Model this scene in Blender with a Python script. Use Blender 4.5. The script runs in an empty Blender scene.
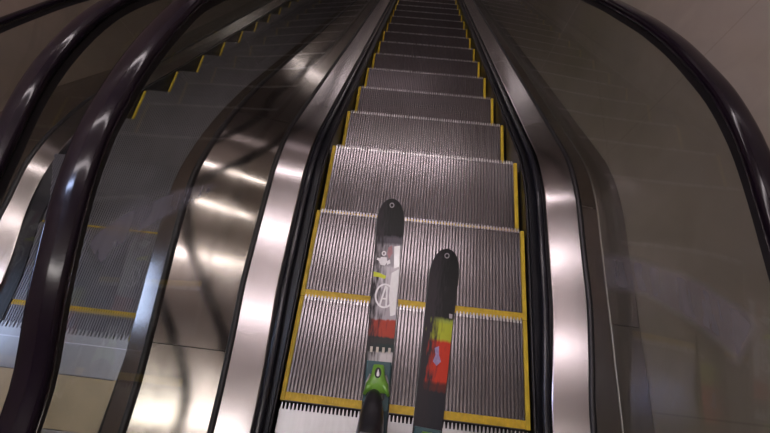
import bpy, bmesh, math, random
from mathutils import Vector, Matrix
random.seed(4)
C = bpy.context.scene.collection
PI = math.pi

# ------------------------------------------------------------------ materials
def mat(name):
    m = bpy.data.materials.new(name); m.use_nodes = True
    nt = m.node_tree; nt.nodes.clear()
    out = nt.nodes.new('ShaderNodeOutputMaterial')
    return m, nt, out

def pr(name, col, rough=.5, metal=0., var=.0, scale=(8, 8, 8), vrough=0., spec=.5, coat=0., bump=0., aniso=0.):
    m, nt, out = mat(name)
    b = nt.nodes.new('ShaderNodeBsdfPrincipled')
    b.inputs['Roughness'].default_value = rough
    b.inputs['Metallic'].default_value = metal
    b.inputs['Specular IOR Level'].default_value = spec
    b.inputs['Coat Weight'].default_value = coat
    b.inputs['Coat Roughness'].default_value = .08
    tc = nt.nodes.new('ShaderNodeTexCoord'); mp = nt.nodes.new('ShaderNodeMapping')
    mp.inputs['Scale'].default_value = scale
    nz = nt.nodes.new('ShaderNodeTexNoise'); nz.inputs['Scale'].default_value = 1; nz.inputs['Detail'].default_value = 5
    nt.links.new(tc.outputs['Object'], mp.inputs[0]); nt.links.new(mp.outputs[0], nz.inputs[0])
    mx = nt.nodes.new('ShaderNodeMix'); mx.data_type = 'RGBA'
    mx.inputs[6].default_value = tuple(max(0, c*(1-var)) for c in col)+(1,)
    mx.inputs[7].default_value = tuple(min(1, c*(1+var)) for c in col)+(1,)
    nt.links.new(nz.outputs[0], mx.inputs[0]); nt.links.new(mx.outputs[2], b.inputs['Base Color'])
    if vrough:
        mr = nt.nodes.new('ShaderNodeMapRange'); mr.inputs[1].default_value = .3; mr.inputs[2].default_value = .7
        mr.inputs[3].default_value = max(.02, rough-vrough); mr.inputs[4].default_value = rough+vrough
        nt.links.new(nz.outputs[0], mr.inputs[0]); nt.links.new(mr.outputs[0], b.inputs['Roughness'])
    if bump:
        bp = nt.nodes.new('ShaderNodeBump'); bp.inputs['Strength'].default_value = bump; bp.inputs['Distance'].default_value = .002
        nt.links.new(nz.outputs[0], bp.inputs['Height']); nt.links.new(bp.outputs[0], b.inputs['Normal'])
    nt.links.new(b.outputs[0], out.inputs[0])
    return m

M = {}
M['tread'] = pr('ribbed_aluminium', (.25, .228, .24), .22, .95, .14, (7, 4, 7), .03)
M['groove'] = pr('dark_groove', (.10, .088, .095), .5, .5, .3, (30, 30, 30))  # darker tone for the base between the cleats
M['riser'] = pr('riser_metal', (.25, .23, .24), .4, .8, .2, (20, 6, 6))
M['yellow'] = pr('yellow_paint', (.58, .385, .02), .5, 0, .45, (40, 40, 40))
M['yellowline'] = pr('yellow_side', (.56, .39, .02), .5, 0, .35, (25, 25, 25))
M['steel'] = pr('brushed_steel', (.41, .38, .385), .20, 1., .05, (220, 1.2, 220), .02)
M['steel_polished'] = pr('polished_steel', (.34, .305, .295), .12, 1., .22, (9, 5, 9), .03)
M['steel_dull'] = pr('dull_steel', (.30, .275, .26), .36, 1., .15, (30, 3, 30), .05)
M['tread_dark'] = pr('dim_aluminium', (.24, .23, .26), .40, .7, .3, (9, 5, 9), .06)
M['nose'] = pr('nose_highlight', (.56, .53, .54), .30, .85, .3, (120, 9, 9), .1)  # teeth paler than the tread, the edge highlight put into their colour
M['black_rubber'] = pr('black_rubber', (.012, .010, .012), .45, 0, .3, (20, 20, 20))
M['rail'] = pr('handrail_rubber', (.007, .004, .008), .12, 0, .25, (12, 4, 12), .02, spec=.3)
M['skirt'] = pr('skirt_enamel', (.012, .012, .016), .35, .3, .3, (10, 4, 10))
M['bluebar'] = pr('gasket_vinyl', (.010, .010, .016), .22, .0, .2, (10, 2, 10))
M['comb'] = pr('comb_plate', (.46, .45, .47), .35, .9, .15, (60, 4, 4), .05)
M['landing'] = pr('landing_plate', (.50, .40, .27), .45, .5, .25, (8, 8, 8))
M['ceil'] = pr('ceiling_paint', (.50, .44, .40), .9, 0, .08, (2, 2, 2))
M['dark'] = pr('dark_void', (.01, .009, .01), .8)
M['housing'] = pr('lamp_housing', (.6, .6, .6), .5)
M['blacksheet'] = pr('ski_black', (.008, .007, .009), .28, 0, .3, (20, 20, 20), coat=.5)
M['edge'] = pr('steel_edge', (.5, .5, .5), .3, 1)
M['ptex'] = pr('ski_base', (.02, .02, .02), .5)
M['green'] = pr('green_plastic', (.17, .38, .05), .35, 0, .15, (30, 30, 30), coat=.3)
M['teal'] = pr('teal_plastic', (.008, .06, .075), .35, 0, .3, (30, 30, 30), coat=.2)
M['whiteink'] = pr('white_print', (.88, .86, .90), .4, 0, .15, (60, 60, 60))
M['greyink'] = pr('grey_print', (.36, .33, .36), .4, 0, .2, (60, 60, 60))
M['blackplastic'] = pr('black_plastic', (.012, .012, .013), .3, 0, .2, (20, 20, 20), coat=.2)
M['jacket'] = pr('jacket_cloth', (.055, .06, .075), .85, 0, .2, (30, 30, 30))
M['pants'] = pr('trouser_cloth', (.02, .02, .025), .85, 0, .2, (30, 30, 30))
M['glove'] = pr('glove_leather', (.06, .12, .25), .6, 0, .2, (40, 40, 40))
M['skin'] = pr('skin', (.55, .34, .25), .5, 0, .05, (30, 30, 30))
M['hair'] = pr('hair', (.03, .018, .01), .6)
M['boot'] = pr('boot_shell', (.02, .02, .024), .28, 0, .2, (20, 20, 20), coat=.4)

def marble(name, base, alt, joint):
    m, nt, out = mat(name)
    b = nt.nodes.new('ShaderNodeBsdfPrincipled'); b.inputs['Roughness'].default_value = .32
    tc = nt.nodes.new('ShaderNodeTexCoord')
    nz = nt.nodes.new('ShaderNodeTexNoise'); nz.inputs['Scale'].default_value = 1.6; nz.inputs['Detail'].default_value = 4
    nz2 = nt.nodes.new('ShaderNodeTexNoise'); nz2.inputs['Scale'].default_value = 5; nz2.inputs['Detail'].default_value = 8; nz2.inputs['Distortion'].default_value = 1.5
    nt.links.new(tc.outputs['Object'], nz.inputs[0]); nt.links.new(tc.outputs['Object'], nz2.inputs[0])
    mx = nt.nodes.new('ShaderNodeMix'); mx.data_type = 'RGBA'
    mx.inputs[6].default_value = base+(1,); mx.inputs[7].default_value = alt+(1,)
    mr = nt.nodes.new('ShaderNodeMapRange'); mr.inputs[1].default_value = .35; mr.inputs[2].default_value = .65
    nt.links.new(nz.outputs[0], mr.inputs[0]); nt.links.new(mr.outputs[0], mx.inputs[0])
    mx2 = nt.nodes.new('ShaderNodeMix'); mx2.data_type = 'RGBA'; mx2.blend_type = 'MULTIPLY'; mx2.inputs[0].default_value = .25
    nt.links.new(mx.outputs[2], mx2.inputs[6]); nt.links.new(nz2.outputs[0], mx2.inputs[7])
    # panel joints across the wall: brick texture on (y, z)
    sp = nt.nodes.new('ShaderNodeSeparateXYZ'); cb = nt.nodes.new('ShaderNodeCombineXYZ')
    nt.links.new(tc.outputs['Object'], sp.inputs[0]); nt.links.new(sp.outputs[1], cb.inputs[0]); nt.links.new(sp.outputs[2], cb.inputs[1])
    br = nt.nodes.new('ShaderNodeTexBrick'); br.offset = 0; br.inputs['Scale'].default_value = 1
    br.inputs['Color1'].default_value = br.inputs['Color2'].default_value = (1, 1, 1, 1); br.inputs['Mortar'].default_value = joint+(1,)
    br.inputs['Mortar Size'].default_value = .003; br.inputs['Brick Width'].default_value = 1.15; br.inputs['Row Height'].default_value = .95
    nt.links.new(cb.outputs[0], br.inputs[0])
    mx3 = nt.nodes.new('ShaderNodeMix'); mx3.data_type = 'RGBA'; mx3.blend_type = 'MULTIPLY'; mx3.inputs[0].default_value = 1
    nt.links.new(mx2.outputs[2], mx3.inputs[6]); nt.links.new(br.outputs[0], mx3.inputs[7])
    nt.links.new(mx3.outputs[2], b.inputs['Base Color']); nt.links.new(b.outputs[0], out.inputs[0])
    return m
M['wall'] = marble('beige_marble', (.40, .335, .29), (.33, .285, .225), (.85, .84, .82))
M['wall2'] = marble('brown_marble', (.36, .28, .235), (.30, .235, .19), (1.0, 1.0, 1.0))

def glassmat(name, tint, haze=.02, hcol=(.35, .33, .37)):
    m, nt, out = mat(name); N = nt.nodes.new; Lk = nt.links.new
    tr = N('ShaderNodeBsdfTransparent'); tr.inputs[0].default_value = tint+(1,)
    gl = N('ShaderNodeBsdfGlossy'); gl.inputs['Roughness'].default_value = .03
    ge = N('ShaderNodeNewGeometry'); dt = N('ShaderNodeVectorMath'); dt.operation = 'DOT_PRODUCT'
    Lk(ge.outputs['Normal'], dt.inputs[0]); Lk(ge.outputs['Incoming'], dt.inputs[1])
    ab = N('ShaderNodeMath'); ab.operation = 'ABSOLUTE'; Lk(dt.outputs['Value'], ab.inputs[0])
    su = N('ShaderNodeMath'); su.operation = 'SUBTRACT'; su.inputs[0].default_value = 1; Lk(ab.outputs[0], su.inputs[1])
    po = N('ShaderNodeMath'); po.operation = 'POWER'; po.inputs[1].default_value = 5; Lk(su.outputs[0], po.inputs[0])
    ma = N('ShaderNodeMath'); ma.operation = 'MULTIPLY_ADD'; ma.inputs[1].default_value = .9; ma.inputs[2].default_value = .07; Lk(po.outputs[0], ma.inputs[0])
    mx = N('ShaderNodeMixShader'); Lk(ma.outputs[0], mx.inputs[0]); Lk(tr.outputs[0], mx.inputs[1]); Lk(gl.outputs[0], mx.inputs[2])
    df = N('ShaderNodeBsdfDiffuse'); df.inputs[0].default_value = hcol+(1,)
    mx2 = N('ShaderNodeMixShader')
    tc = N('ShaderNodeTexCoord'); nz = N('ShaderNodeTexNoise'); nz.inputs['Scale'].default_value = 2.5; nz.inputs['Detail'].default_value = 6
    Lk(tc.outputs['Object'], nz.inputs[0])
    mr = N('ShaderNodeMapRange'); mr.inputs[1].default_value = .35; mr.inputs[2].default_value = .75
    mr.inputs[3].default_value = 0; mr.inputs[4].default_value = haze*2
    Lk(nz.outputs[0], mr.inputs[0]); Lk(mr.outputs[0], mx2.inputs[0]); Lk(mx.outputs[0], mx2.inputs[1]); Lk(df.outputs[0], mx2.inputs[2])
    Lk(mx2.outputs[0], out.inputs[0])
    return m
M['glass'] = glassmat('balustrade_glass', (.80, .82, .77), .03)

def emis(name, col, s):
    m, nt, out = mat(name); e = nt.nodes.new('ShaderNodeEmission')
    e.inputs[0].default_value = col+(1,); e.inputs[1].default_value = s
    nt.links.new(e.outputs[0], out.inputs[0]); return m

# ------------------------------------------------------------------ mesh helpers
class MB:
    def __init__(s): s.v = []; s.f = []; s.sm = []
    def quad(s, *p, smooth=False):
        n = len(s.v); s.v += [tuple(q) for q in p]; s.f.append(tuple(range(n, n+len(p)))); s.sm.append(smooth)
    def box(s, x0, x1, y0, y1, z0, z1):
        n = len(s.v)
        s.v += [(x0,y0,z0),(x1,y0,z0),(x1,y1,z0),(x0,y1,z0),(x0,y0,z1),(x1,y0,z1),(x1,y1,z1),(x0,y1,z1)]
        for f in ((0,3,2,1),(4,5,6,7),(0,1,5,4),(1,2,6,5),(2,3,7,6),(3,0,4,7)):
            s.f.append(tuple(n+i for i in f)); s.sm.append(False)
    def loft(s, rings, closed=True, caps=True, smooth=True):
        n = len(s.v); k = len(rings[0])
        for r in rings: s.v += [tuple(q) for q in r]
        for i in range(len(rings)-1):
            for j in range(k if closed else k-1):
                a = n+i*k+j; b = n+i*k+(j+1) % k
                s.f.append((a, b, b+k, a+k)); s.sm.append(smooth)
        if caps and closed:
            s.f.append(tuple(range(n+k-1, n-1, -1))); s.sm.append(False)
            m = n+(len(rings)-1)*k; s.f.append(tuple(range(m, m+k))); s.sm.append(False)
    def tube(s, pts, r, n=12, smooth=True):
        pts = [Vector(p) for p in pts]; rings = []
        for i, p in enumerate(pts):
            t = (pts[min(i+1, len(pts)-1)]-pts[max(i-1, 0)]).normalized()
            a = Vector((1, 0, 0)) if abs(t.x) < .9 else Vector((0, 0, 1))
            u = t.cross(a).normalized(); w = t.cross(u)
            rr = r[i] if isinstance(r, (list, tuple)) else r
            rings.append([p+rr*(math.cos(2*PI*j/n)*u+math.sin(2*PI*j/n)*w) for j in range(n)])
        s.loft(rings, smooth=smooth)
    def build(s, name, m, parent=None, bevel=0):
        me = bpy.data.meshes.new(name); me.from_pydata(s.v, [], s.f)
        me.polygons.foreach_set('use_smooth', s.sm)
        bm = bmesh.new(); bm.from_mesh(me); bmesh.ops.recalc_face_normals(bm, faces=bm.faces); bm.to_mesh(me); bm.free()
        me.materials.append(m)
        o = bpy.data.objects.new(name, me); C.objects.link(o)
        if parent: o.parent = parent
        if bevel:
            b = o.modifiers.new('bevel', 'BEVEL'); b.width = bevel; b.segments = 2; b.limit_method = 'ANGLE'
        return o
def tag(o, label=None, cat=None, group=None, kind=None):
    for k, v in (('label', label), ('category', cat), ('group', group), ('kind', kind)):
        if v: o[k] = v
    return o
def empty(name, loc, label, cat, group=None):
    o = bpy.data.objects.new(name, None); C.objects.link(o); o.location = loc; o.empty_display_size = .1
    return tag(o, label, cat, group)
def copy_tree(o, parent=None):
    c = o.copy(); C.objects.link(c)
    if parent: c.parent = parent
    for ch in list(o.children): copy_tree(ch, c)
    return c
def obj_at(mb, name, m, parent, **k):
    """build from world-space vertices under a parent Empty"""
    L = Vector(parent.location) if parent else Vector((0, 0, 0))
    p = parent
    while p is not None and p.parent is not None:
        p = p.parent; L = L+Vector(p.location)
    mb.v = [tuple(Vector(q)-L) for q in mb.v]
    return mb.build(name, m, parent, **k)

# ------------------------------------------------------------------ escalator paths (y forward and downhill, z up)
def prof(y, y0=.7524, R=.8339, a=math.radians(30)):
    l = R*math.sin(a)
    if y < y0: return 0.
    if y < y0+l: return -(R-math.sqrt(R*R-(y-y0)**2))
    return -(R-R*math.cos(a))-(y-y0-l)*math.tan(a)
YMAX = 8.6
def curve(pts, blur=.10):
    s0 = (pts[1][1]-pts[0][1])/(pts[1][0]-pts[0][0]); s1 = (pts[-1][1]-pts[-2][1])/(pts[-1][0]-pts[-2][0])
    def lin(y):
        if y <= pts[0][0]: return pts[0][1]+s0*(y-pts[0][0])
        for a, b in zip(pts, pts[1:]):
            if y <= b[0]: return a[1]+(b[1]-a[1])*(y-a[0])/(b[0]-a[0])
        return pts[-1][1]+s1*(y-pts[-1][0])
    def f(y):
        t = w = 0
        for i in range(-8, 9):
            g = math.exp(-(i/4)**2); t += g*lin(y+i/8*2*blur); w += g
        return t/w
    return f
zg = lambda y: prof(y)+.092                     # glass foot of our balustrades
zi = lambda y: prof(y)+.066                     # inner deck edge
rail_l = curve([(-1, .78), (-.08, .845), (.07, .90), (.27, .95), (.40, .965), (.55, .955), (.70, .93), (.92, .87), (1.3, .68), (4, -.89)], .06)
rail_r = curve([(-1, .84), (0, .86), (.47, .865), (.62, .86), (.79, .83), (1.05, .74), (1.26, .645), (1.61, .46), (4, -.92)], .07)
n_gr = curve([(-1, .11), (-.11, .11), (.5, .20), (.7, .215), (.95, .14), (1.16, .05), (1.43, -.09), (3.9, -1.56)], .10)
rail_n = curve([(-1, .80), (0, .86), (.36, .885), (.49, .90), (.61, .90), (.8, .87), (.97, .815), (1.3, .64), (4, -.92)], .10)
nl_in = curve([(-1, -.05), (0, -.09), (.67, -.12), (.89, -.12), (1.13, -.175), (1.5, -.36), (1.9, -.56), (4.2, -1.79)], .10)
nl_gr = curve([(-1, -.08), (.2, -.12), (.62, -.125), (.82, -.115), (1.05, -.15), (1.37, -.28), (1.91, -.58), (4.28, -1.86)], .10)
rail_nl = curve([(-1, .55), (.8, .50), (1.33, .31), (1.71, .14), (4.3, -1.2)], .10)
XG, XI = .688, .555
xr = curve([(-1, -.034), (.0, -.022), (.12, -.010), (.35, .006), (.6, .001), (1, 0), (9, 0)], .06)
xl = curve([(-1, -.026), (-.08, -.014), (.15, -.004), (.3, .006), (.5, .004), (1, 0), (9, 0)], .06)
GL, GR = (lambda y: -XG-xl(y)), (lambda y: XG+xr(y))
IL, IR = (lambda y: -XI-xl(y)), (lambda y: XI+xr(y))
X = lambda v: v if callable(v) else (lambda y, v=v: v)
def ys(a, b, n):  return [a+(b-a)*i/n for i in range(n+1)]
def dense(a, b):
    L = []; y = a
    while y < b-1e-6:
        L.append(y); y += .04 if y < 2.2 else .25
    return L+[b]
def strip(mb, Y, fa, fb, smooth=True, thick=0):
    """ruled surface between curve fa(y) and fb(y) (each gives a 3-D point)"""
    mb.loft([[fa(y), fb(y)] for y in Y], closed=False, caps=False, smooth=smooth)
def prism(mb, Y, sec, smooth=True):
    """closed section sec(y)->list of (x,z) swept along y"""
    mb.loft([[(x, y, z) for x, z in sec(y)] for y in Y], smooth=smooth)

# ------------------------------------------------------------------ steps
def make_step(width, depth, n, rise, label, group, treadm, nosem):
    root = empty('escalator_step', (0, 0, 0), label, 'escalator step', group)
    w = width/2; side = .017; y0 = -depth; ystrip = .033
    # deck of the tread under the cleats, hanging riser and frame
    b = MB(); b.box(-w, w, y0, -.002, -.035, -.010); b.build('tread_base', M['groove'], root)
    p = (width-2*side)/n
    c = MB(); nz = MB()
    for i in range(n):
        x = -w+side+p*(i+.22)
        x1 = x+p*.56
        # a cleat with small tapered tooth at the nose
        c.box(x, x1, y0+ystrip, 0, -.012, 0)
        m = len(nz.v)
        q = p*.12
        nz.box(x, x1, -.010, .0, -.006, .0006)
        m = len(nz.v)
        nz.v += [(x, 0, -.012), (x1, 0, -.012), (x1, 0, 0), (x, 0, 0), (x+q, .012, -.012), (x1-q, .012, -.012), (x1-q, .012, -.002), (x+q, .012, -.002)]
        for f in ((0, 1, 5, 4), (1, 2, 6, 5), (2, 3, 7, 6), (3, 0, 4, 7), (4, 5, 6, 7)):
            nz.f.append(tuple(m+k for k in f)); nz.sm.append(False)
    c.build('tread', treadm, root); nz.build('nose_teeth', nosem, root)
    yl = MB()
    yl.box(-w+side*.5, w-side*.5, y0+.004, y0+ystrip, -.012, -.0035)
    for i in range(n):
        x = -w+side+p*(i+.78)
        yl.box(x-p*.1, x+p*.55, y0+.012, y0+ystrip-.001, -.006, -.0005)
    yl.build('rear_strip', M['yellow'], root)
    for s in (-1, 1):
        e = MB(); e.box(*sorted((s*w, s*(w-side))), y0+.002, 0, -.012, .002)
        o = e.build('side_strip', M['yellowline'], root, bevel=.002)
        o['label'] = 'yellow strip along the side of the step'
    # curved ribbed riser hanging from the nose
    r = MB(); K = 8
    for i in range(n):
        x = -w+side+p*(i+.22); x1 = x+p*.56
        ring = []
        for k in range(K+1):
            t = k/K; z = -.012-t*(rise+.02); yy = -.002-.05*(t*t)-.01*t
            ring.append([(x, yy, z), (x1, yy, z)])
        r.loft(ring, closed=False, caps=False)
    r.build('riser', M['riser'], root)
    r2 = MB(); ring = []
    for k in range(K+1):
        t = k/K; z = -.012-t*(rise+.02); yy = -.010-.05*(t*t)-.01*t
        ring.append([(-w, yy, z), (w, yy, z)])
    r2.loft(ring, closed=False, caps=False); r2.build('riser_backing', M['groove'], root)
    return root

ordinal = ['topmost', 'second', 'third', 'fourth', 'fifth', 'sixth', 'seventh', 'eighth', 'ninth', 'tenth', 'eleventh', 'twelfth',
           'thirteenth', 'fourteenth', 'fifteenth', 'sixteenth', 'seventeenth', 'eighteenth', 'nineteenth', 'twentieth']
noses = [(.287+.4*i, prof(.287+.4*i)) for i in range(0, 20)]
own_labels = {0: 'ribbed metal step at the top landing, under the ski bindings',
              1: 'ribbed metal step under the ski tips, yellow line at its near edge',
              2: 'ribbed metal step just past the left ski tip, scuffed'}
proto = make_step(.95, .4, 66, .23, '', 'steps of the escalator the skis stand on', M['tread'], M['nose'])
for i, (y, z) in enumerate(noses):
    o = proto if i == 0 else copy_tree(proto)
    o.location = (0, y, z)
    o['label'] = own_labels.get(i, 'ribbed metal step, %s one down on the skis\' escalator' % ordinal[i])
nn = [(.12, 0), (.48, 0), (.84, -.012), (1.21, -.20), (1.58, -.40), (1.94, -.60)]
while nn[-1][0] < 8: nn.append((nn[-1][0]+.37, nn[-1][1]-.203))
NC, NW = -1.485, .75
protoN = make_step(NW, .37, 68, .20, '', 'steps of the neighbouring escalator', M['tread_dark'], M['tread_dark'])
for i, (y, z) in enumerate(nn[:19]):
    o = protoN if i == 0 else copy_tree(protoN)
    o.location = (NC, y, z)
    o['label'] = 'dim ribbed step, %s one down on the left neighbouring escalator' % ordinal[i]

# ------------------------------------------------------------------ decks, skirts
def deck(mb, Y, xa, fa, xb, fb, t=.006, crown=0.0):
    """a folded sheet from (xa,fa) to (xb,fb) swept along y, with a short turned-down lip each side"""
    s = 1 if X(xb)(0) > X(xa)(0) else -1; xa, xb = X(xa), X(xb)
    P = lambda x, dx, f, dz: (lambda y: (x(y)+dx, y, f(y)+dz))
    for a, b in ((P(xa, 0, fa, -.03), P(xa, 0, fa, -.002)), (P(xa, 0, fa, -.002), P(xa, s*.003, fa, 0)), (P(xa, s*.003, fa, 0), P(xb, -s*.003, fb, 0)),
                 (P(xb, -s*.003, fb, 0), P(xb, 0, fb, -.002)), (P(xb, 0, fb, -.002), P(xb, 0, fb, -.03))):
        mb.loft([[a(y), b(y)] for y in Y], closed=False, caps=False)
def panels(cuts):
    return [(a+.0015, b-.0015) for a, b in zip(cuts, cuts[1:])]

def balustrade(side, rail, railx, xg, fg, xi, fi, label, gcuts, dcuts, y1=YMAX):
    """glass wall with gasket and inner deck; xi is the step side, xg the glass"""
    xg, xi = X(xg), X(xi)
    root = empty('balustrade', (xg(0), 0, 0), label, 'balustrade')
    s = side
    for a, b in panels(dcuts):
        m = MB(); deck(m, dense(a, b), xi, fi, lambda y: xg(y)-s*.010, fg)
        obj_at(m, 'inner_deck', M['steel'], root)
    g = MB(); Y = dense(-1.3, y1)
    prism(g, Y, lambda y: [(xg(y)-s*.011, fg(y)-.05), (xg(y)-s*.011, fg(y)+.002), (xg(y)-s*.007, fg(y)+.008), (xg(y)+s*.007, fg(y)+.008), (xg(y)+s*.011, fg(y)+.002), (xg(y)+s*.011, fg(y)-.05)])
    obj_at(g, 'glass_gasket', M['black_rubber'], root)
    for a, b in panels(gcuts):
        m = MB()
        strip(m, dense(a, b), lambda y: (xg(y), y, fg(y)-.01), lambda y: (railx, y, rail(y)-.012))
        obj_at(m, 'glass_panel', M['glass'], root)
    return root, s

CUTS = [-1.3, -.55, 1.42, 2.55, 4.3, 6.2, YMAX]
GC = [-1.3, .02-1.2, 1.9, 3.7, 5.5, YMAX]
def inner_skirt(root, s, xi, fi, xt, ft):
    """vertical black skirt beside the steps with brush ledge and rounded guard"""
    Y = dense(-1.3, YMAX)
    m = MB(); strip(m, Y, lambda y: (xt, y, ft(y)-.30), lambda y: (xt, y, ft(y)+.045))
    strip(m, Y, lambda y: (xt, y, ft(y)+.045), lambda y: (xi(y)+s*.002, y, fi(y)-.03))
    obj_at(m, 'skirt_panel', M['skirt'], root)
    cx = lambda y: xt+(xi(y)-xt)*.62; r = .012
    m = MB(); m.loft([[(cx(y)+r*1.3*math.cos(2*PI*j/10), y, ft(y)+.052+(fi(y)-.01-ft(y)-.045)*.35+r*math.sin(2*PI*j/10)) for j in range(10)] for y in Y])
    obj_at(m, 'skirt_guard', M['bluebar'], root)
    m = MB(); bx = xt-s*.004
    m.loft([[(bx+.005*math.cos(2*PI*j/8), y, ft(y)+.03+.007*math.sin(2*PI*j/8)) for j in range(8)] for y in Y])
    obj_at(m, 'brush', M['black_rubber'], root)

bl, s = balustrade(-1, rail_l, -.735, GL, zg, IL, zi, 'steel decked glass balustrade on the left of the skis\' escalator', GC, CUTS)
inner_skirt(bl, s, IL, zi, -.485, prof)
brr, s = balustrade(1, rail_r, .72, GR, zg, IR, zi, 'steel decked glass balustrade between the skis\' escalator and the beige wall', GC, CUTS)
inner_skirt(brr, s, IR, zi, .485, prof)
# right outer deck up to the wall
for a, b in panels([-1.3, -.2, .80, 2.9, 5, YMAX]):
    m = MB(); deck(m, dense(a, b), lambda y: GR(y)+.010, lambda y: zg(y)-.003, .775, lambda y: zg(y)-.02)
    obj_at(m, 'outer_deck', M['steel_polished'], brr)
for a, b in panels([-1.3, .3, 1.9, 4, YMAX]):
    m = MB(); deck(m, dense(a, b), .777, lambda y: zg(y)-.020, .897, lambda y: zg(y)-.03)
    obj_at(m, 'wall_flashing', M['steel_dull'], brr)

# shared deck between both escalators
XN = -.97
cd = empty('centre_deck', (-.83, 0, 0), 'wide polished steel deck between the two escalators', 'deck')
for a, b in panels([-1.3, .035, 1.16, 2.7, 4.5, 6.5, YMAX]):
    m = MB(); deck(m, dense(a, b), XN+.013, lambda y: n_gr(y)-.003, lambda y: GL(y)-.010, lambda y: zg(y)-.003)
    obj_at(m, 'deck_panel', M['steel_polished'], cd)
nprof = curve([(-1, 0), (.5, 0), (.84, -.05), (1.21, -.20), (1.58, -.40), (1.94, -.60), (2.31, -.803), (6, -.803-.5486*3.69)], .05)
bn, s = balustrade(1, rail_n, -1.0, XN, n_gr, -1.055, lambda y: n_gr(y)-.02, 'dark glass balustrade on the near side of the left escalator', [-1.3, .0, 1.55, 3.5, 5.5, YMAX], CUTS)
m = MB(); strip(m, dense(-1.3, YMAX), lambda y: (-1.10, y, nprof(y)-.3), lambda y: (-1.10, y, nprof(y)+.03))
strip(m, dense(-1.3, YMAX), lambda y: (-1.10, y, nprof(y)+.03), lambda y: (-1.054, y, n_gr(y)-.05))
obj_at(m, 'skirt_panel', M['skirt'], bn)
xg_n = curve([(-1, -1.83), (.56, -1.85), (.75, -1.87), (.95, -1.885), (1.29, -1.94), (1.9, -2.05), (2.5, -2.051)], .08)
xi_n = curve([(-1, -1.71), (.25, -1.735), (.57, -1.795), (.76, -1.80), (1.0, -1.84), (1.29, -1.88), (1.9, -1.93), (2.5, -1.931)], .08)
zg_n = curve([(-1, .06), (.56, .055), (.75, .05), (.95, .005), (1.29, -.15), (1.91, -.57), (4.28, -1.86)], .08)
zi_n = curve([(-1, .02), (.57, .018), (.76, .012), (1.0, -.07), (1.29, -.22), (1.9, -.60), (4.2, -1.85)], .08)
bf, s = balustrade(-1, rail_nl, -2.08, xg_n, zg_n, xi_n, zi_n, 'far balustrade of the left escalator with curved bright steel deck', [-1.3, .3, 2.0, 4, 6, YMAX], CUTS)
m = MB(); Y = dense(-1.3, YMAX)
fx = lambda y: xi_n(y)+.062+(-1.866-xi_n(y)-.062)*max(0, min(1, (y-.9)/.25))
strip(m, Y, lambda y: (fx(y), y, nprof(y)-.3), lambda y: (fx(y), y, nprof(y)+.004))
strip(m, Y, lambda y: (fx(y), y, nprof(y)+.004), lambda y: (xi_n(y)-.001, y, zi_n(y)-.012))
obj_at(m, 'skirt_panel', M['skirt'], bf)
for a, b in panels([-1.3, .9, 3, 5, YMAX]):
    m = MB(); deck(m, dense(a, b), lambda y: xg_n(y)-.012, lambda y: zg_n(y)-.003, -2.295, lambda y: zg_n(y)-.01)
    obj_at(m, 'outer_deck', M['steel_polished'], bf)

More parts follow.
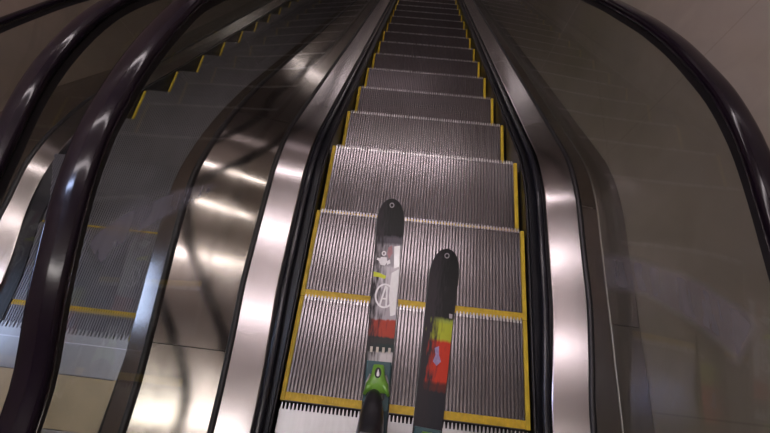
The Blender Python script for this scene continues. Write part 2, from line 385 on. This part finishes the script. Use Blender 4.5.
# ghostly reflected streaks, painted as a pale film on the panes
def ghost_band(up, lo, root):
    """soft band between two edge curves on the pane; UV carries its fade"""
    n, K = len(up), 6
    me = bpy.data.meshes.new('ghost_streak'); L = Vector(root.location); v = []; f = []; uv = []
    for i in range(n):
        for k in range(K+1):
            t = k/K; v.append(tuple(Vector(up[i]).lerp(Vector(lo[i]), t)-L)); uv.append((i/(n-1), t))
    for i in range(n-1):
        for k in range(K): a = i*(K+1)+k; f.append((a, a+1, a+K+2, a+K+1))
    me.from_pydata(v, [], f); me.materials.append(M['ghost_band'])
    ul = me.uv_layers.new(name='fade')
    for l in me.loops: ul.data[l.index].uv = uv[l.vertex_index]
    o = bpy.data.objects.new('ghost_streak', me); C.objects.link(o); o.parent = root; return o
def ghost_mat():
    m, nt, out = mat('painted_ghost'); N = nt.nodes.new; Lk = nt.links.new
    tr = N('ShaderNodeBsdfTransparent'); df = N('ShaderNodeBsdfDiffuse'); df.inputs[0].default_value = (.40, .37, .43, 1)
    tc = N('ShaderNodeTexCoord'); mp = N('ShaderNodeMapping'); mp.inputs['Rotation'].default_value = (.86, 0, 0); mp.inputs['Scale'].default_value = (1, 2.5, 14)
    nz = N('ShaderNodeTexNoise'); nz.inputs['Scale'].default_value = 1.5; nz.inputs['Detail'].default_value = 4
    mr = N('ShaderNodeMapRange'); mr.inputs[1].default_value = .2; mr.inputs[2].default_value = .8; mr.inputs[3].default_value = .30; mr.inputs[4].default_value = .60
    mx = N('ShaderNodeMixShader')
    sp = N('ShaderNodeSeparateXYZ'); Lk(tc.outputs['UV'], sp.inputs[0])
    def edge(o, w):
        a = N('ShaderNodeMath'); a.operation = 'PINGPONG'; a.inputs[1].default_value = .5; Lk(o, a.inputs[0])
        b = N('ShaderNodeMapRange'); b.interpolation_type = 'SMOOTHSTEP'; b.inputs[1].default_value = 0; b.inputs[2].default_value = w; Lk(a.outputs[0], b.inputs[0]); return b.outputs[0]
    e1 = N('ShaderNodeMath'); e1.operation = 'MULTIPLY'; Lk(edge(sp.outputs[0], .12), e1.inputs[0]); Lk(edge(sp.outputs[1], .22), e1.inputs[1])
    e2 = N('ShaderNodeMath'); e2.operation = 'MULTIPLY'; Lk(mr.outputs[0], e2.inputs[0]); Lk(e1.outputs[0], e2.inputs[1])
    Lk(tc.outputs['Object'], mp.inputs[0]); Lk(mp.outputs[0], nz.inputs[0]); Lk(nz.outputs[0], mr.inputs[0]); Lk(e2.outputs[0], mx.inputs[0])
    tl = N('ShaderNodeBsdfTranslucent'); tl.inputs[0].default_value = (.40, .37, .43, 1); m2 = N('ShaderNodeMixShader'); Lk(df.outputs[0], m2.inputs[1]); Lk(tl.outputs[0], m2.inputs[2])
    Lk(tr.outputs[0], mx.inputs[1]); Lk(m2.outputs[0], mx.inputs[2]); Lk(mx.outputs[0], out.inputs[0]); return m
M['ghost_band'] = ghost_mat()
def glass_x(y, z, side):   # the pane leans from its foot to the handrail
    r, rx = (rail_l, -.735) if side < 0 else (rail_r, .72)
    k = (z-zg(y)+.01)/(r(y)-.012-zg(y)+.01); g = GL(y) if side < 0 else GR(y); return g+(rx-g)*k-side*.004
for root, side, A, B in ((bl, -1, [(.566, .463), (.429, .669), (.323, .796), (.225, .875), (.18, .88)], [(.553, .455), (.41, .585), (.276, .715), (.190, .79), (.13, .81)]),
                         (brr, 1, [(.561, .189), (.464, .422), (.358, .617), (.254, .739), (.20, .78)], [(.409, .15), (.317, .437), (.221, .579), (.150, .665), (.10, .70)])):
    ghost_band([(glass_x(y, z, side), y, z) for y, z in A], [(glass_x(y, z, side), y, z) for y, z in B], root)

# ------------------------------------------------------------------ handrails
def handrail(x, f, label, w=.040, h=.021, y1=YMAX):
    Y = dense(-1.25, y1)
    path = [(y, f(y)) for y in Y]
    # newel return behind the viewer
    r = .30; y0, z0 = path[0]
    arc = [(y0-r*math.sin(a), z0-r+r*math.cos(a)) for a in [PI*k/14 for k in range(14, 0, -1)]]
    back = [(y0+.5, z0-2*r), (y0+.25, z0-2*r)]
    path = back+arc+path
    root = empty('handrail', (x, 0, f(0)), label, 'handrail')
    m = MB(); rings = []
    for i, (y, z) in enumerate(path):
        a = path[max(i-1, 0)]; b = path[min(i+1, len(path)-1)]
        t = Vector((0, b[0]-a[0], b[1]-a[1])).normalized(); n = Vector((0, -t.z, t.y)); X = Vector((1, 0, 0))
        P = Vector((x, y, z)); ring = []
        for j in range(20):
            q = 2*PI*j/20; cx, sz = math.cos(q), math.sin(q)
            ex = math.copysign(abs(cx)**.8, cx)*w; ez = math.copysign(abs(sz)**.8, sz)*(h if sz > 0 else h*.85)
            ring.append(P+X*ex+n*ez)
        rings.append(ring)
    m.loft(rings); obj_at(m, 'rubber_band', M['rail'], root)
    m = MB(); rings = []
    for i, (y, z) in enumerate(path):
        a = path[max(i-1, 0)]; b = path[min(i+1, len(path)-1)]
        t = Vector((0, b[0]-a[0], b[1]-a[1])).normalized(); n = Vector((0, -t.z, t.y)); X = Vector((1, 0, 0)); P = Vector((x, y, z))
        rings.append([P+X*a_+n*b_ for a_, b_ in ((-.017, -.017), (-.017, -.036), (.017, -.036), (.017, -.017))])
    m.loft(rings, smooth=False); obj_at(m, 'guide_rail', M['black_rubber'], root)
    return root
handrail(-.735, rail_l, 'thick black handrail on the left of the skis, nearest to the viewer', w=.034, h=.018)
handrail(.72, rail_r, 'black handrail curving along the beige wall right of the skis', w=.031, h=.018)
handrail(-1.0, rail_n, 'black handrail crossing the top left corner, beyond the nearest left one', w=.028, h=.015)
handrail(-2.08, rail_nl, 'thin far handrail at the top left against the brown wall', w=.022, h=.014)

# ------------------------------------------------------------------ landings and combs
def comb(x0, x1, y, n, label, name='comb_plate'):
    root = empty('comb_plate', ((x0+x1)/2, y, 0), label, 'comb plate')
    m = MB(); m.box(x0, x1, y-.16, y-.012, -.004, .003); obj_at(m, 'plate', M['comb'], root, bevel=.002)
    m = MB(); p = (x1-x0)/n
    for i in range(n):
        x = x0+p*(i+.5)
        k = len(m.v)
        m.v += [(x-p*.3, y-.014, .003), (x+p*.3, y-.014, .003), (x+p*.12, y+.010, .001), (x-p*.12, y+.010, .001), (x-p*.3, y-.014, -.003), (x+p*.3, y-.014, -.003)]
        for f in ((0, 1, 2, 3), (0, 3, 4), (1, 5, 2), (4, 3, 2, 5), (0, 4, 5, 1)): m.f.append(tuple(k+q for q in f)); m.sm.append(False)
    obj_at(m, 'comb_teeth', M['comb'], root)
    return root
comb(-.47, .47, -.127, 64, 'steel comb plate under the skier at the top landing')
comb(-1.86, -1.11, .045, 48, 'bright toothed comb plate at the near end of the left escalator')
m = MB(); m.box(-1.865, -1.105, -.30, -.117, -.004, .003)
tag(m.build('floor_plate', M['landing']), 'tan steel floor plate behind the left escalator comb', 'floor plate')
m = MB(); m.box(-.48, .48, -1.35, -.289, -.02, .003)
tag(m.build('floor_plate', M['comb']), 'grey steel floor plate beneath the skier', 'floor plate')
m = MB(); m.box(-1.865, -1.105, -1.35, -.302, -.02, .004)
tag(m.build('floor_plate', M['comb']), 'pale steel floor plate at the very end of the left escalator', 'floor plate')

# ------------------------------------------------------------------ room
def struct(name, mb, m): return tag(mb.build(name, m), kind='structure')
m = MB(); m.box(.90, 1.1, -5, 12, -7.5, 3.4); struct('wall_right', m, M['wall'])
m = MB(); m.box(-2.5, -2.30, -5, 12, -7.5, 3.4); struct('wall_left', m, M['wall2'])
m = MB(); m.box(-2.5, 1.1, -5.2, -5, -.5, 3.4); struct('wall_back', m, M['wall'])
m = MB(); m.box(-2.5, 1.1, 12, 12.2, -7.5, 3.4); struct('wall_far', m, M['ceil'])
m = MB(); m.box(-2.5, 1.1, -5.2, -1.35, -.3, -.02); struct('floor', m, M['landing'])
m = MB()
sec = [(-5.2, 3.1), (3.6, 3.1), (12.2, -2.0), (12.2, -1.8), (3.6, 3.3), (-5.2, 3.3)]
m.loft([[(x, y, z) for y, z in sec] for x in (-2.5, 1.1)], smooth=False); struct('ceiling', m, M['ceil'])
m = MB(); sec = [(-1.35, -.45), (.6, -.45), (9.2, -5.4), (12.2, -5.4), (12.2, -5.6), (9.1, -5.6), (.55, -.65), (-1.35, -.65)]
m.loft([[(x, y, z) for y, z in sec] for x in (-2.3, .9)], smooth=False); struct('floor_truss', m, M['dark'])

# ------------------------------------------------------------------ lamps on the ceiling
def tube_lamp(x0, x1, y, z, col, strength, label, r=.030):
    root = empty('ceiling_lamp', ((x0+x1)/2, y, z), label, 'lamp', 'tube lamps on the ceiling')
    m = MB(); m.box(x0-.03, x1+.03, y-.07, y+.07, z+.05, z+.10); obj_at(m, 'housing', M['housing'], root, bevel=.01)
    m = MB(); m.tube([(x0, y, z), (x1, y, z)], r, 16); obj_at(m, 'tube', emis('tube_glow', col, strength), root)
WARM = (1, .885, .91); COOL = (.50, .62, 1)
tube_lamp(-2.2, .7, -.60, 3.0, (1, .93, .90), 22, 'bright tube lamp across the ceiling over the landing')
tube_lamp(-2.2, .7, .62, 3.0, WARM, 20, 'bright tube lamp, first across the ceiling past the landing')
tube_lamp(-2.2, .7, 1.50, 3.0, WARM, 22, 'bright tube lamp, second across the ceiling past the landing')
tube_lamp(-2.2, .7, 3.05, 3.0, WARM, 26, 'bright tube lamp, furthest across the flat ceiling')
tube_lamp(-2.1, .7, 10.9, -1.75, WARM, 15, 'added tube lamp far below, lighting the far wall', r=.04)  # unseen lamp added to light the far wall for the deck reflections
tube_lamp(-2.28, -1.75, .36, 2.9, COOL, 70, 'added short cool blue-white tube lamp over the left landing', r=.035)  # second cool source, added for the blue glare on the far deck
wl = empty('wall_lamp', (-2.29, .12, .62), 'cool blue-white lamp low on the left wall', 'lamp')
m = MB(); m.box(-2.298, -2.27, -.10, .34, .50, .74); obj_at(m, 'housing', M['housing'], wl, bevel=.006)
m = MB(); m.box(-2.272, -2.258, -.08, .32, .52, .72); obj_at(m, 'diffuser', emis('cool_glow', COOL, 14), wl, bevel=.004)

def area(name, loc, rot, size, col, e):
    l = bpy.data.lights.new(name, 'AREA'); l.energy = e; l.color = col; l.shape = 'RECTANGLE'; l.size, l.size_y = size
    o = bpy.data.objects.new(name, l); C.objects.link(o); o.location = loc; o.rotation_euler = rot; return o
area('incline_light', (-.6, 4.4, 1.9), (math.radians(-20), 0, 0), (1.6, .5), (1, .82, .86), 1.5)
W = bpy.data.worlds.new('world'); bpy.context.scene.world = W; W.use_nodes = True
W.node_tree.nodes['Background'].inputs[0].default_value = (.5, .45, .5, 1); W.node_tree.nodes['Background'].inputs[1].default_value = .05
# ------------------------------------------------------------------ skis
def sheet_mat(name, stops, dark_left, length=1.7, soft=.006):
    """printed topsheet: colour bands along the ski (object Y), worn dark streaks toward the left edge"""
    m, nt, out = mat(name); N = nt.nodes.new; Lk = nt.links.new
    b = N('ShaderNodeBsdfPrincipled'); b.inputs['Roughness'].default_value = .42; b.inputs['Specular IOR Level'].default_value = .3
    tc = N('ShaderNodeTexCoord'); sp = N('ShaderNodeSeparateXYZ'); Lk(tc.outputs['Object'], sp.inputs[0])
    mp = N('ShaderNodeMapping'); mp.inputs['Scale'].default_value = (90, 16, 1); Lk(tc.outputs['Object'], mp.inputs[0])
    nz = N('ShaderNodeTexNoise'); nz.inputs['Scale'].default_value = 1; nz.inputs['Detail'].default_value = 4; Lk(mp.outputs[0], nz.inputs[0])
    a = N('ShaderNodeMath'); a.operation = 'MULTIPLY'; a.inputs[1].default_value = -1/length; Lk(sp.outputs[1], a.inputs[0])
    c = N('ShaderNodeMath'); c.operation = 'MULTIPLY_ADD'; c.inputs[1].default_value = soft*2; c.inputs[2].default_value = -soft; Lk(nz.outputs[0], c.inputs[0])
    d = N('ShaderNodeMath'); d.operation = 'ADD'; Lk(a.outputs[0], d.inputs[0]); Lk(c.outputs[0], d.inputs[1])
    rp = N('ShaderNodeValToRGB'); rp.color_ramp.interpolation = 'LINEAR'; e = rp.color_ramp.elements
    first = True; pos = []
    for i, (t, col) in enumerate(stops):
        if i: pos.append((t/length-.002, stops[i-1][1]))
        pos.append((t/length+.002 if i else 0, col))
    for i, (t, col) in enumerate(pos):
        if i < 2: e[i].position = t; e[i].color = col+(1,)
        else:
            q = e.new(min(t, 1)); q.color = col+(1,)
    Lk(d.outputs[0], rp.inputs[0])
    # dark wear: noise threshold increases toward the left edge
    x = N('ShaderNodeMapRange'); x.inputs[1].default_value = -.055; x.inputs[2].default_value = .03; x.inputs[3].default_value = dark_left; x.inputs[4].default_value = 0; Lk(sp.outputs[0], x.inputs[0])
    s = N('ShaderNodeMath'); s.operation = 'ADD'; Lk(nz.outputs[0], s.inputs[0]); Lk(x.outputs[0], s.inputs[1])
    r2 = N('ShaderNodeMapRange'); r2.inputs[1].default_value = .62; r2.inputs[2].default_value = .95; Lk(s.outputs[0], r2.inputs[0])
    mx = N('ShaderNodeMix'); mx.data_type = 'RGBA'; Lk(r2.outputs[0], mx.inputs[0]); Lk(rp.outputs[0], mx.inputs[6]); mx.inputs[7].default_value = (.02, .015, .02, 1)
    Lk(mx.outputs[2], b.inputs['Base Color']); Lk(b.outputs[0], out.inputs[0]); return m

BK = (.003, .0025, .0035)
shL = sheet_mat('ski_print_grey', [(0, BK), (.165, (.10, .09, .11)), (.20, (.36, .33, .36)), (.30, (.60, .56, .60)), (.40, (.46, .42, .46)), (.528, (.44, .05, .025)),
                                   (.594, (.03, .03, .03)), (.62, (.015, .03, .03)), (.655, (.60, .57, .58)), (.697, BK), (.74, (.01, .03, .04)), (1.1, BK)], .42)
shR = sheet_mat('ski_print_red', [(0, BK), (.286, (.30, .36, .05)), (.30, (.40, .44, .02)), (.372, (.52, .03, .008)), (.53, (.10, .015, .01)), (.56, (.015, .014, .02)), (1.2, BK)], .62)

def ski_hw(t, L):
    w = .063
    if t < .10: w = .063*math.sqrt(max(0, 1-((.10-t)/.10)**2))**.9*.98+.0005
    elif t < .9: w = .063-.012*((t-.10)/.8)
    else: w = .051+.007*((t-.9)/.7)
    if t > L-.05: w *= max(.3, math.sqrt(max(0, 1-((t-L+.05)/.055)**2)))
    return w
def ski_z(t, L): return .055*max(0, (.20-t)/.20)**1.8+(.02*max(0, (t-L+.1)/.1)**2)
def make_ski(tip, ang, topmat, label, ink):
    L = 1.7
    root = empty('ski', tip, label, 'ski', 'pair of skis'); root.rotation_euler = (0, 0, ang)
    T = [0, .0015, .004, .008, .014, .022, .032, .045, .06, .08, .10]+[.10+.04*i for i in range(1, 39)]+[L-.03, L-.01, L]
    T = sorted(set(round(t, 4) for t in T if t <= L))
    th = lambda t: .004+.010*min(1, t/.5)*min(1, (L-t)/.4)
    core, top, base, edges = [], [], [], []
    for t in T:
        w, z, h = ski_hw(t, L), ski_z(t, L), th(t)
        core.append([(-w, -t, z+.002), (w, -t, z+.002), (w, -t, z+h-.0015), (w-.003 if w > .01 else w*.7, -t, z+h), (-w+.003 if w > .01 else -w*.7, -t, z+h), (-w, -t, z+h-.0015)])
        k = max(w-.0035, w*.6)
        top.append([(-k, -t, z+h+.0006), (0, -t, z+h+.0009), (k, -t, z+h+.0006)])
        base.append([(-w+.002, -t, z), (w-.002, -t, z), (w-.002, -t, z+.002), (-w+.002, -t, z+.002)])
    m = MB(); m.loft(core, smooth=False); m.build('core', M['ptex'], root)
    m = MB(); m.loft(top, closed=False, caps=False); m.build('topsheet', topmat, root)
    m = MB(); m.loft(base, smooth=False); m.build('base', M['ptex'], root)
    for s in (-1, 1):
        m = MB(); R_ = []
        for t in T[8:-3]:
            w, z = ski_hw(t, L), ski_z(t, L); R_.append([(s*(w-.002), -t, z), (s*(w+.0006), -t, z), (s*(w+.0006), -t, z+.0022), (s*(w-.002), -t, z+.0022)])
        m.loft(R_, smooth=False); m.build('steel_edge', M['edge'], root)
    def surf(x, y, up=.0018):  # a point on the topsheet
        t = -y; return (x, y, ski_z(t, L)+th(t)+up)
    def ring(cx, cy, rx, ry, w, name, mt, n=40, up=.0018):
        m = MB(); a = []
        for j in range(n+1):
            q = 2*PI*j/n; a.append([surf(cx+rx*math.cos(q), cy+ry*math.sin(q), up), surf(cx+(rx-w)*math.cos(q), cy+(ry-w)*math.sin(q), up)])
        m.loft(a, closed=False, caps=False); return m.build(name, mt, root)
    def poly(pts, name, mt, up=.0018):
        m = MB(); m.quad(*[surf(x, y, up) for x, y in pts]); return m.build(name, mt, root)
    ring(0, -.028, .0105, .0105, .0035, 'tip_rivet', M['greyink'])
    return root, surf, ring, poly, th, L

def binding(root, t0, th, big=True):
    """toe piece, brake, heel piece fixed on the ski; t0 = distance of its front end from the ski tip"""
    z0 = ski_z(t0, 1.7)+th(t0)
    pl = MB(); pl.loft([[(-.050, -t, z0), (.050, -t, z0), (.047, -t, z0+.007), (-.047, -t, z0+.007)] for t in (t0-.012, t0+.16)], smooth=False)
    bp = pl.build('binding_plate', M['teal'], root, bevel=.002)
    g = MB(); rings = []
    for t, w, h in ((0, .017, .012), (.004, .021, .020), (.02, .024, .028), (.04, .027, .034), (.055, .034, .036), (.068, .043, .034), (.085, .046, .028), (.10, .044, .02)):
        rings.append([(w*c, -t0-t, z0+.006+(h if s_ > 0 else 0)*(s_)) for c, s_ in ((-1, 0), (-.96, .7), (-.7, .97), (0, 1.06), (.7, .97), (.96, .7), (1, 0))])
    g.loft(rings, smooth=True); toe = g.build('toe_piece', M['green'], root)
    # black oval window with a white drop
    o = MB(); n = 24; zt = lambda t: z0+.006+.034+.0035
    ov = [(.0125*math.cos(2*PI*j/n), -t0-.030-.019*math.sin(2*PI*j/n)) for j in range(n)]
    o.loft([[(x, y, z0+.020) for x, y in ov], [(x, y, zt(0)+.001) for x, y in ov], [(x*.9, -t0-.030+(y+t0+.030)*.9, zt(0)+.003) for x, y in ov]], smooth=False)
    ow = o.build('toe_window', M['blackplastic'], toe)
    d = MB(); dr = [(0, .013), (.0022, .007), (.0042, .000), (.0055, -.006), (.0045, -.011), (0, -.0135), (-.0045, -.011), (-.0055, -.006), (-.0042, .000), (-.0022, .007)]
    d.quad(*[(x, -t0-.030+y, zt(0)+.0038) for x, y in dr]); d.build('drop_mark', M['whiteink'], toe)
    for s in (-1, 1):
        w = MB(); w.tube([(s*.020, -t0-.070, z0+.030), (s*.036, -t0-.088, z0+.026), (s*.046, -t0-.108, z0+.020)], [.010, .009, .006], 10)
        w.build('toe_wing', M['green'], toe)
        e = MB(); e.tube([(s*.030, -t0-.036, z0+.010), (s*.041, -t0-.066, z0+.012), (s*.047, -t0-.10, z0+.010)], [.003, .004, .003], 8)
        e.build('toe_trim', M['greyink'], toe)
    k = MB(); k.box(-.03, .03, -t0-.125, -t0-.085, z0+.006, z0+.018); k.build('friction_plate', M['blackplastic'], toe, bevel=.003)
    h = MB(); h.loft([[(w*c, -t0-.415-t, z0+hh*q) for c, q in ((-1, 0), (-.9, .8), (-.5, 1), (.5, 1), (.9, .8), (1, 0))] for t, w, hh in ((0, .028, .03), (.02, .034, .06), (.06, .032, .065), (.11, .026, .02))], smooth=True)
    h.build('heel_piece', M['green'], root)
    return z0

M['bronze'] = pr('faded_bar_print', (.50, .46, .40), .4, 0, .2, (60, 60, 60))
aL = .0275; aR = -.053
left, surf, ring, poly, th, Ls = make_ski((-.132, .754, .0035), aL, shL, 'ski with white circle logo, reaching furthest onto the second step', None)
ring(0, -.455+.025, .041, .052, .0075, 'circle_logo', M['whiteink'])
for pts in ([(-.022, -.475), (-.014, -.475), (.006, -.388), (-.002, -.388)], [(.004, -.392), (.011, -.392), (.014, -.480), (.006, -.480)],
            [(-.012, -.446), (.012, -.446), (.012, -.439), (-.010, -.439)]):
    o = poly(pts, 'logo_letter', M['whiteink'], .0022)
# pale little emblem, yellow dash and grey slashes of the print
ring(-.018, -.245, .010, .011, .005, 'print_emblem', M['whiteink'])
poly([(-.030, -.262), (-.004, -.262), (-.001, -.285), (-.010, -.300), (-.028, -.298), (-.036, -.284)], 'print_emblem', M['whiteink'])
poly([(-.045, -.266), (-.030, -.270), (-.034, -.282), (-.047, -.276)], 'print_emblem', M['whiteink'])
poly([(-.003, -.280), (.010, -.270), (.014, -.288), (.000, -.296)], 'print_emblem', M['whiteink'])
M['redtint'] = pr('faded_red_print', (.42, .20, .22), .35, 0, .3, (60, 60, 60))
M['glare_white'] = pr('painted_glare', (.95, .93, .95), .22, 0, .12, (80, 30, 60), coat=.5)
M['lime'] = pr('lime_print', (.62, .68, .02), .4, 0, .2, (60, 60, 60))
poly([(.000, -.215), (.014, -.205), (.020, -.240), (.006, -.268), (-.004, -.245)], 'print_patch', M['redtint'], .0012)
for pts in ([(.024, -.205), (.050, -.200), (.052, -.30), (.030, -.31)], [(.022, -.33), (.052, -.31), (.050, -.505), (.030, -.512), (.018, -.43)]):
    poly(pts, 'glare_panel', M['glare_white'], .0010)  # pale panels on the right half, lamp glare painted onto the topsheet
poly([(-.055, -.330), (-.030, -.334), (.000, -.345), (-.004, -.358), (-.034, -.352), (-.054, -.352)], 'lime_dash', M['lime'], .0014)
for i in range(4):
    x = -.040+.024*i
    poly([(x, -.660+.025), (x+.010, -.660+.025), (x+.010, -.676+.02), (x, -.676+.02)], 'print_bar', M['bronze'], .0014)
binding(left, .700, th)
right, surf, ring, poly, th, Ls = make_ski((.128, .544, .0035), aR, shR, 'ski with lime and red print, tip shorter and to the right', None)
poly([(.038, -.262), (.052, -.262), (.052, -.280), (.040, -.280)], 'print_bar', M['greyink'])
poly([(-.006, -.405), (.010, -.395), (.014, -.43), (.024, -.452), (.008, -.470), (-.008, -.455), (.000, -.43)], 'print_patch', pr('lilac_print', (.30, .22, .40), .4, 0, .5, (90, 90, 90)), .0014)
binding(right, .700, th)
# ------------------------------------------------------------------ the skier standing behind the lens
def skin_mesh(name, pts, edges, m, parent=None, root=0, sub=2):
    me = bpy.data.meshes.new(name); me.from_pydata([p[0] for p in pts], edges, []); me.materials.append(m)
    o = bpy.data.objects.new(name, me); C.objects.link(o)
    if parent: o.parent = parent
    sk = o.modifiers.new('skin', 'SKIN'); sk.use_smooth_shade = True
    if not me.skin_vertices: bpy.context.view_layer.update()
    lay = me.skin_vertices[0].data if len(me.skin_vertices) else None
    for i, p in enumerate(pts):
        r = p[1]; lay[i].radius = (r, r) if not isinstance(r, tuple) else r
        lay[i].use_root = (i == root)
    s = o.modifiers.new('sub', 'SUBSURF'); s.levels = s.render_levels = sub
    return o
person = empty('person', (0, -.40, 0), 'skier in dark jacket and black ski boots, standing at the near end', 'person')
dx = 0; OY = .40
P = []; Eg = []
def node(x, y, z, r, prev=None):
    P.append(((x, y+OY, z), r)); i = len(P)-1
    if prev is not None: Eg.append((prev, i))
    return i
pel = node(0, -.46, .92, (.15, .11))
ab = node(0, -.46, 1.06, (.14, .11), pel); ch = node(0, -.45, 1.25, (.17, .12), ab); sh = node(0, -.44, 1.37, (.14, .09), ch)
nk = node(0, -.42, 1.45, .055, sh)
for s in (-1, 1):
    a = node(s*.18, -.44, 1.36, .07, sh); b = node(s*.27, -.50, 1.12, .052, a); c = node(s*.33, -.40, .99, .042, b); d = node(s*.37, -.32, .95, .032, c)
    fy = -.21 if s < 0 else -.42
    h = node(s*.10, -.45, .86, .10, pel); k = node(s*.12, fy-.10 if s < 0 else -.50, .50, .070, h); an = node(s*.115, fy-.03, .36, .060, k)
tor = skin_mesh('body', P, Eg, M['jacket'], person)
# head with face
def head():
    m = MB(); rings = []
    prof_ = [(-.115, .035, .04), (-.10, .055, .065), (-.075, .066, .085), (-.04, .073, .094), (0, .077, .099), (.04, .077, .098), (.075, .066, .084), (.10, .045, .058), (.115, .015, .02)]
    for z, wx, wy in prof_:
        ring = []
        for j in range(24):
            q = 2*PI*j/24; x, y = wx*math.cos(q), wy*math.sin(q)
            f = max(0, math.sin(q))**10
            if -.05 < z < .01: y += f*(.022 if z < -.03 else .014)
            if abs(z) < .02 and .3 < abs(math.cos(q)) < .6 and math.sin(q) > 0: y -= .007
            ring.append((x, y-.41+OY+.02, 1.575+z))
        rings.append(ring)
    m.loft(rings); return m.build('head', M['skin'], person)
hd = head()
for s in (-1, 1):
    m = MB(); m.tube([(s*.03, .078+.02, 1.58), (s*.03, .09+.02, 1.58)], [.012, .008], 12); m.build('eye', M['whiteink'], hd)
    m = MB(); m.tube([(s*.074, .005, 1.555), (s*.086, .0, 1.575), (s*.084, -.003, 1.60)], [.008, .012, .009], 10); m.build('ear', M['skin'], hd)
m = MB(); m.tube([(-.022, .100, 1.525), (0, .106, 1.523), (.022, .100, 1.525)], [.003, .006, .003], 8); m.build('mouth', M['redtint'], hd)
m = MB(); rings = []
for z, w in ((.02, .084), (.05, .086), (.085, .074), (.11, .05), (.128, .01)):
    rings.append([(w*math.cos(2*PI*j/24), w*1.22*math.sin(2*PI*j/24)+.0, 1.575+z) for j in range(24)])
m.loft(rings); m.build('hat', M['pants'], person)
# gloves closed on the ski poles
for s in (-1, 1):
    gx, gy, gz = s*.375, -.30, .945
    P = []; Eg = []
    w = node(gx-s*.006, gy-.03, gz+.01, .030); p = node(gx+s*.022, gy+.01, gz-.01, (.030, .022), w)
    for i, (dz, ln) in enumerate(((.030, .9), (.010, 1.), (-.010, .95), (-.029, .8))):
        a = node(gx+s*.030, gy+.030*ln, gz+dz-.01, .0105, p); b = node(gx+s*.012, gy+.050*ln, gz+dz-.012, .010, a); c = node(gx-s*.012, gy+.040*ln, gz+dz-.013, .009, b); d = node(gx-s*.020, gy+.020, gz+dz-.013, .008, c)
    a = node(gx-s*.006, gy+.000, gz+.034, .012, w); b = node(gx-s*.020, gy+.020, gz+.042, .010, a); c = node(gx-s*.012, gy+.040, gz+.040, .009, b)
    skin_mesh('glove', P, Eg, M['glove'], person, sub=1)
    pole = empty('ski_pole', (s*.375, -.285, .01), 'ski pole in the skier\'s %s hand' % ('left' if s < 0 else 'right'), 'ski pole')
    m = MB(); m.tube([(0, 0, 0), (0, 0, .06), (0, 0, .9)], [.002, .006, .0085], 12); m.build('shaft', M['edge'], pole)
    m = MB(); m.tube([(0, 0, .87), (0, 0, .90), (0, .003, .96), (0, 0, 1.02)], [.010, .014, .013, .017], 12); m.build('grip', M['black_rubber'], pole)
    m = MB(); m.tube([(0, 0, .05), (0, 0, .058), (0, 0, .066)], [.045, .048, .015], 20); m.build('basket', M['blackplastic'], pole)
# ski boots, each sole on its ski
for s, cx, ty in ((-1, -.118, -.025), (1, .087, -.235)):
    z0 = .026
    m = MB(); rings = []
    for z, yc, hy, hx in ((0, -.165, .160, .040), (.018, -.165, .160, .044), (.05, -.17, .152, .048), (.08, -.19, .130, .050), (.11, -.215, .098, .052), (.16, -.225, .085, .054), (.24, -.225, .082, .058), (.33, -.235, .080, .062)):
        rings.append([(cx+hx*math.copysign(abs(math.cos(q))**.8, math.cos(q)), ty+yc+hy*math.sin(q)+OY, z0+z) for q in [2*PI*j/28 for j in range(28)]])
    m.loft(rings); b = m.build('ski_boot', M['boot'], person)
    for dz, yy in ((.07, -.10), (.10, -.14), (.18, -.145), (.25, -.147)):
        k = MB(); k.box(cx-.03, cx+.03, ty+yy+OY-.012, ty+yy+OY+.010, z0+dz, z0+dz+.014); k.build('buckle', M['edge'], b, bevel=.003)
# ------------------------------------------------------------------ camera
F = Vector((-.03876988, .38932993, -.92028208)); R = Vector((.99398131, .1094601, .00443295)); U = Vector((-.10246004, .91457131, .39123043))
cam = bpy.data.cameras.new('camera'); co = bpy.data.objects.new('camera', cam); C.objects.link(co)
cam.sensor_width = 36; cam.lens = 385.38*36/770; cam.clip_start = .01; cam.clip_end = 60
mw = Matrix.Identity(4)
for i in range(3):
    mw[i][0] = R[i]; mw[i][1] = U[i]; mw[i][2] = -F[i]
mw[0][3], mw[1][3], mw[2][3] = -.0898564, 0, 1.62955905
co.matrix_world = mw
sc = bpy.context.scene
sc.camera = co
sc.view_settings.view_transform = 'Standard'
sc.cycles.use_denoising = True
sc.cycles.max_bounces = 8; sc.cycles.transparent_max_bounces = 16
sc.view_settings.exposure = 0
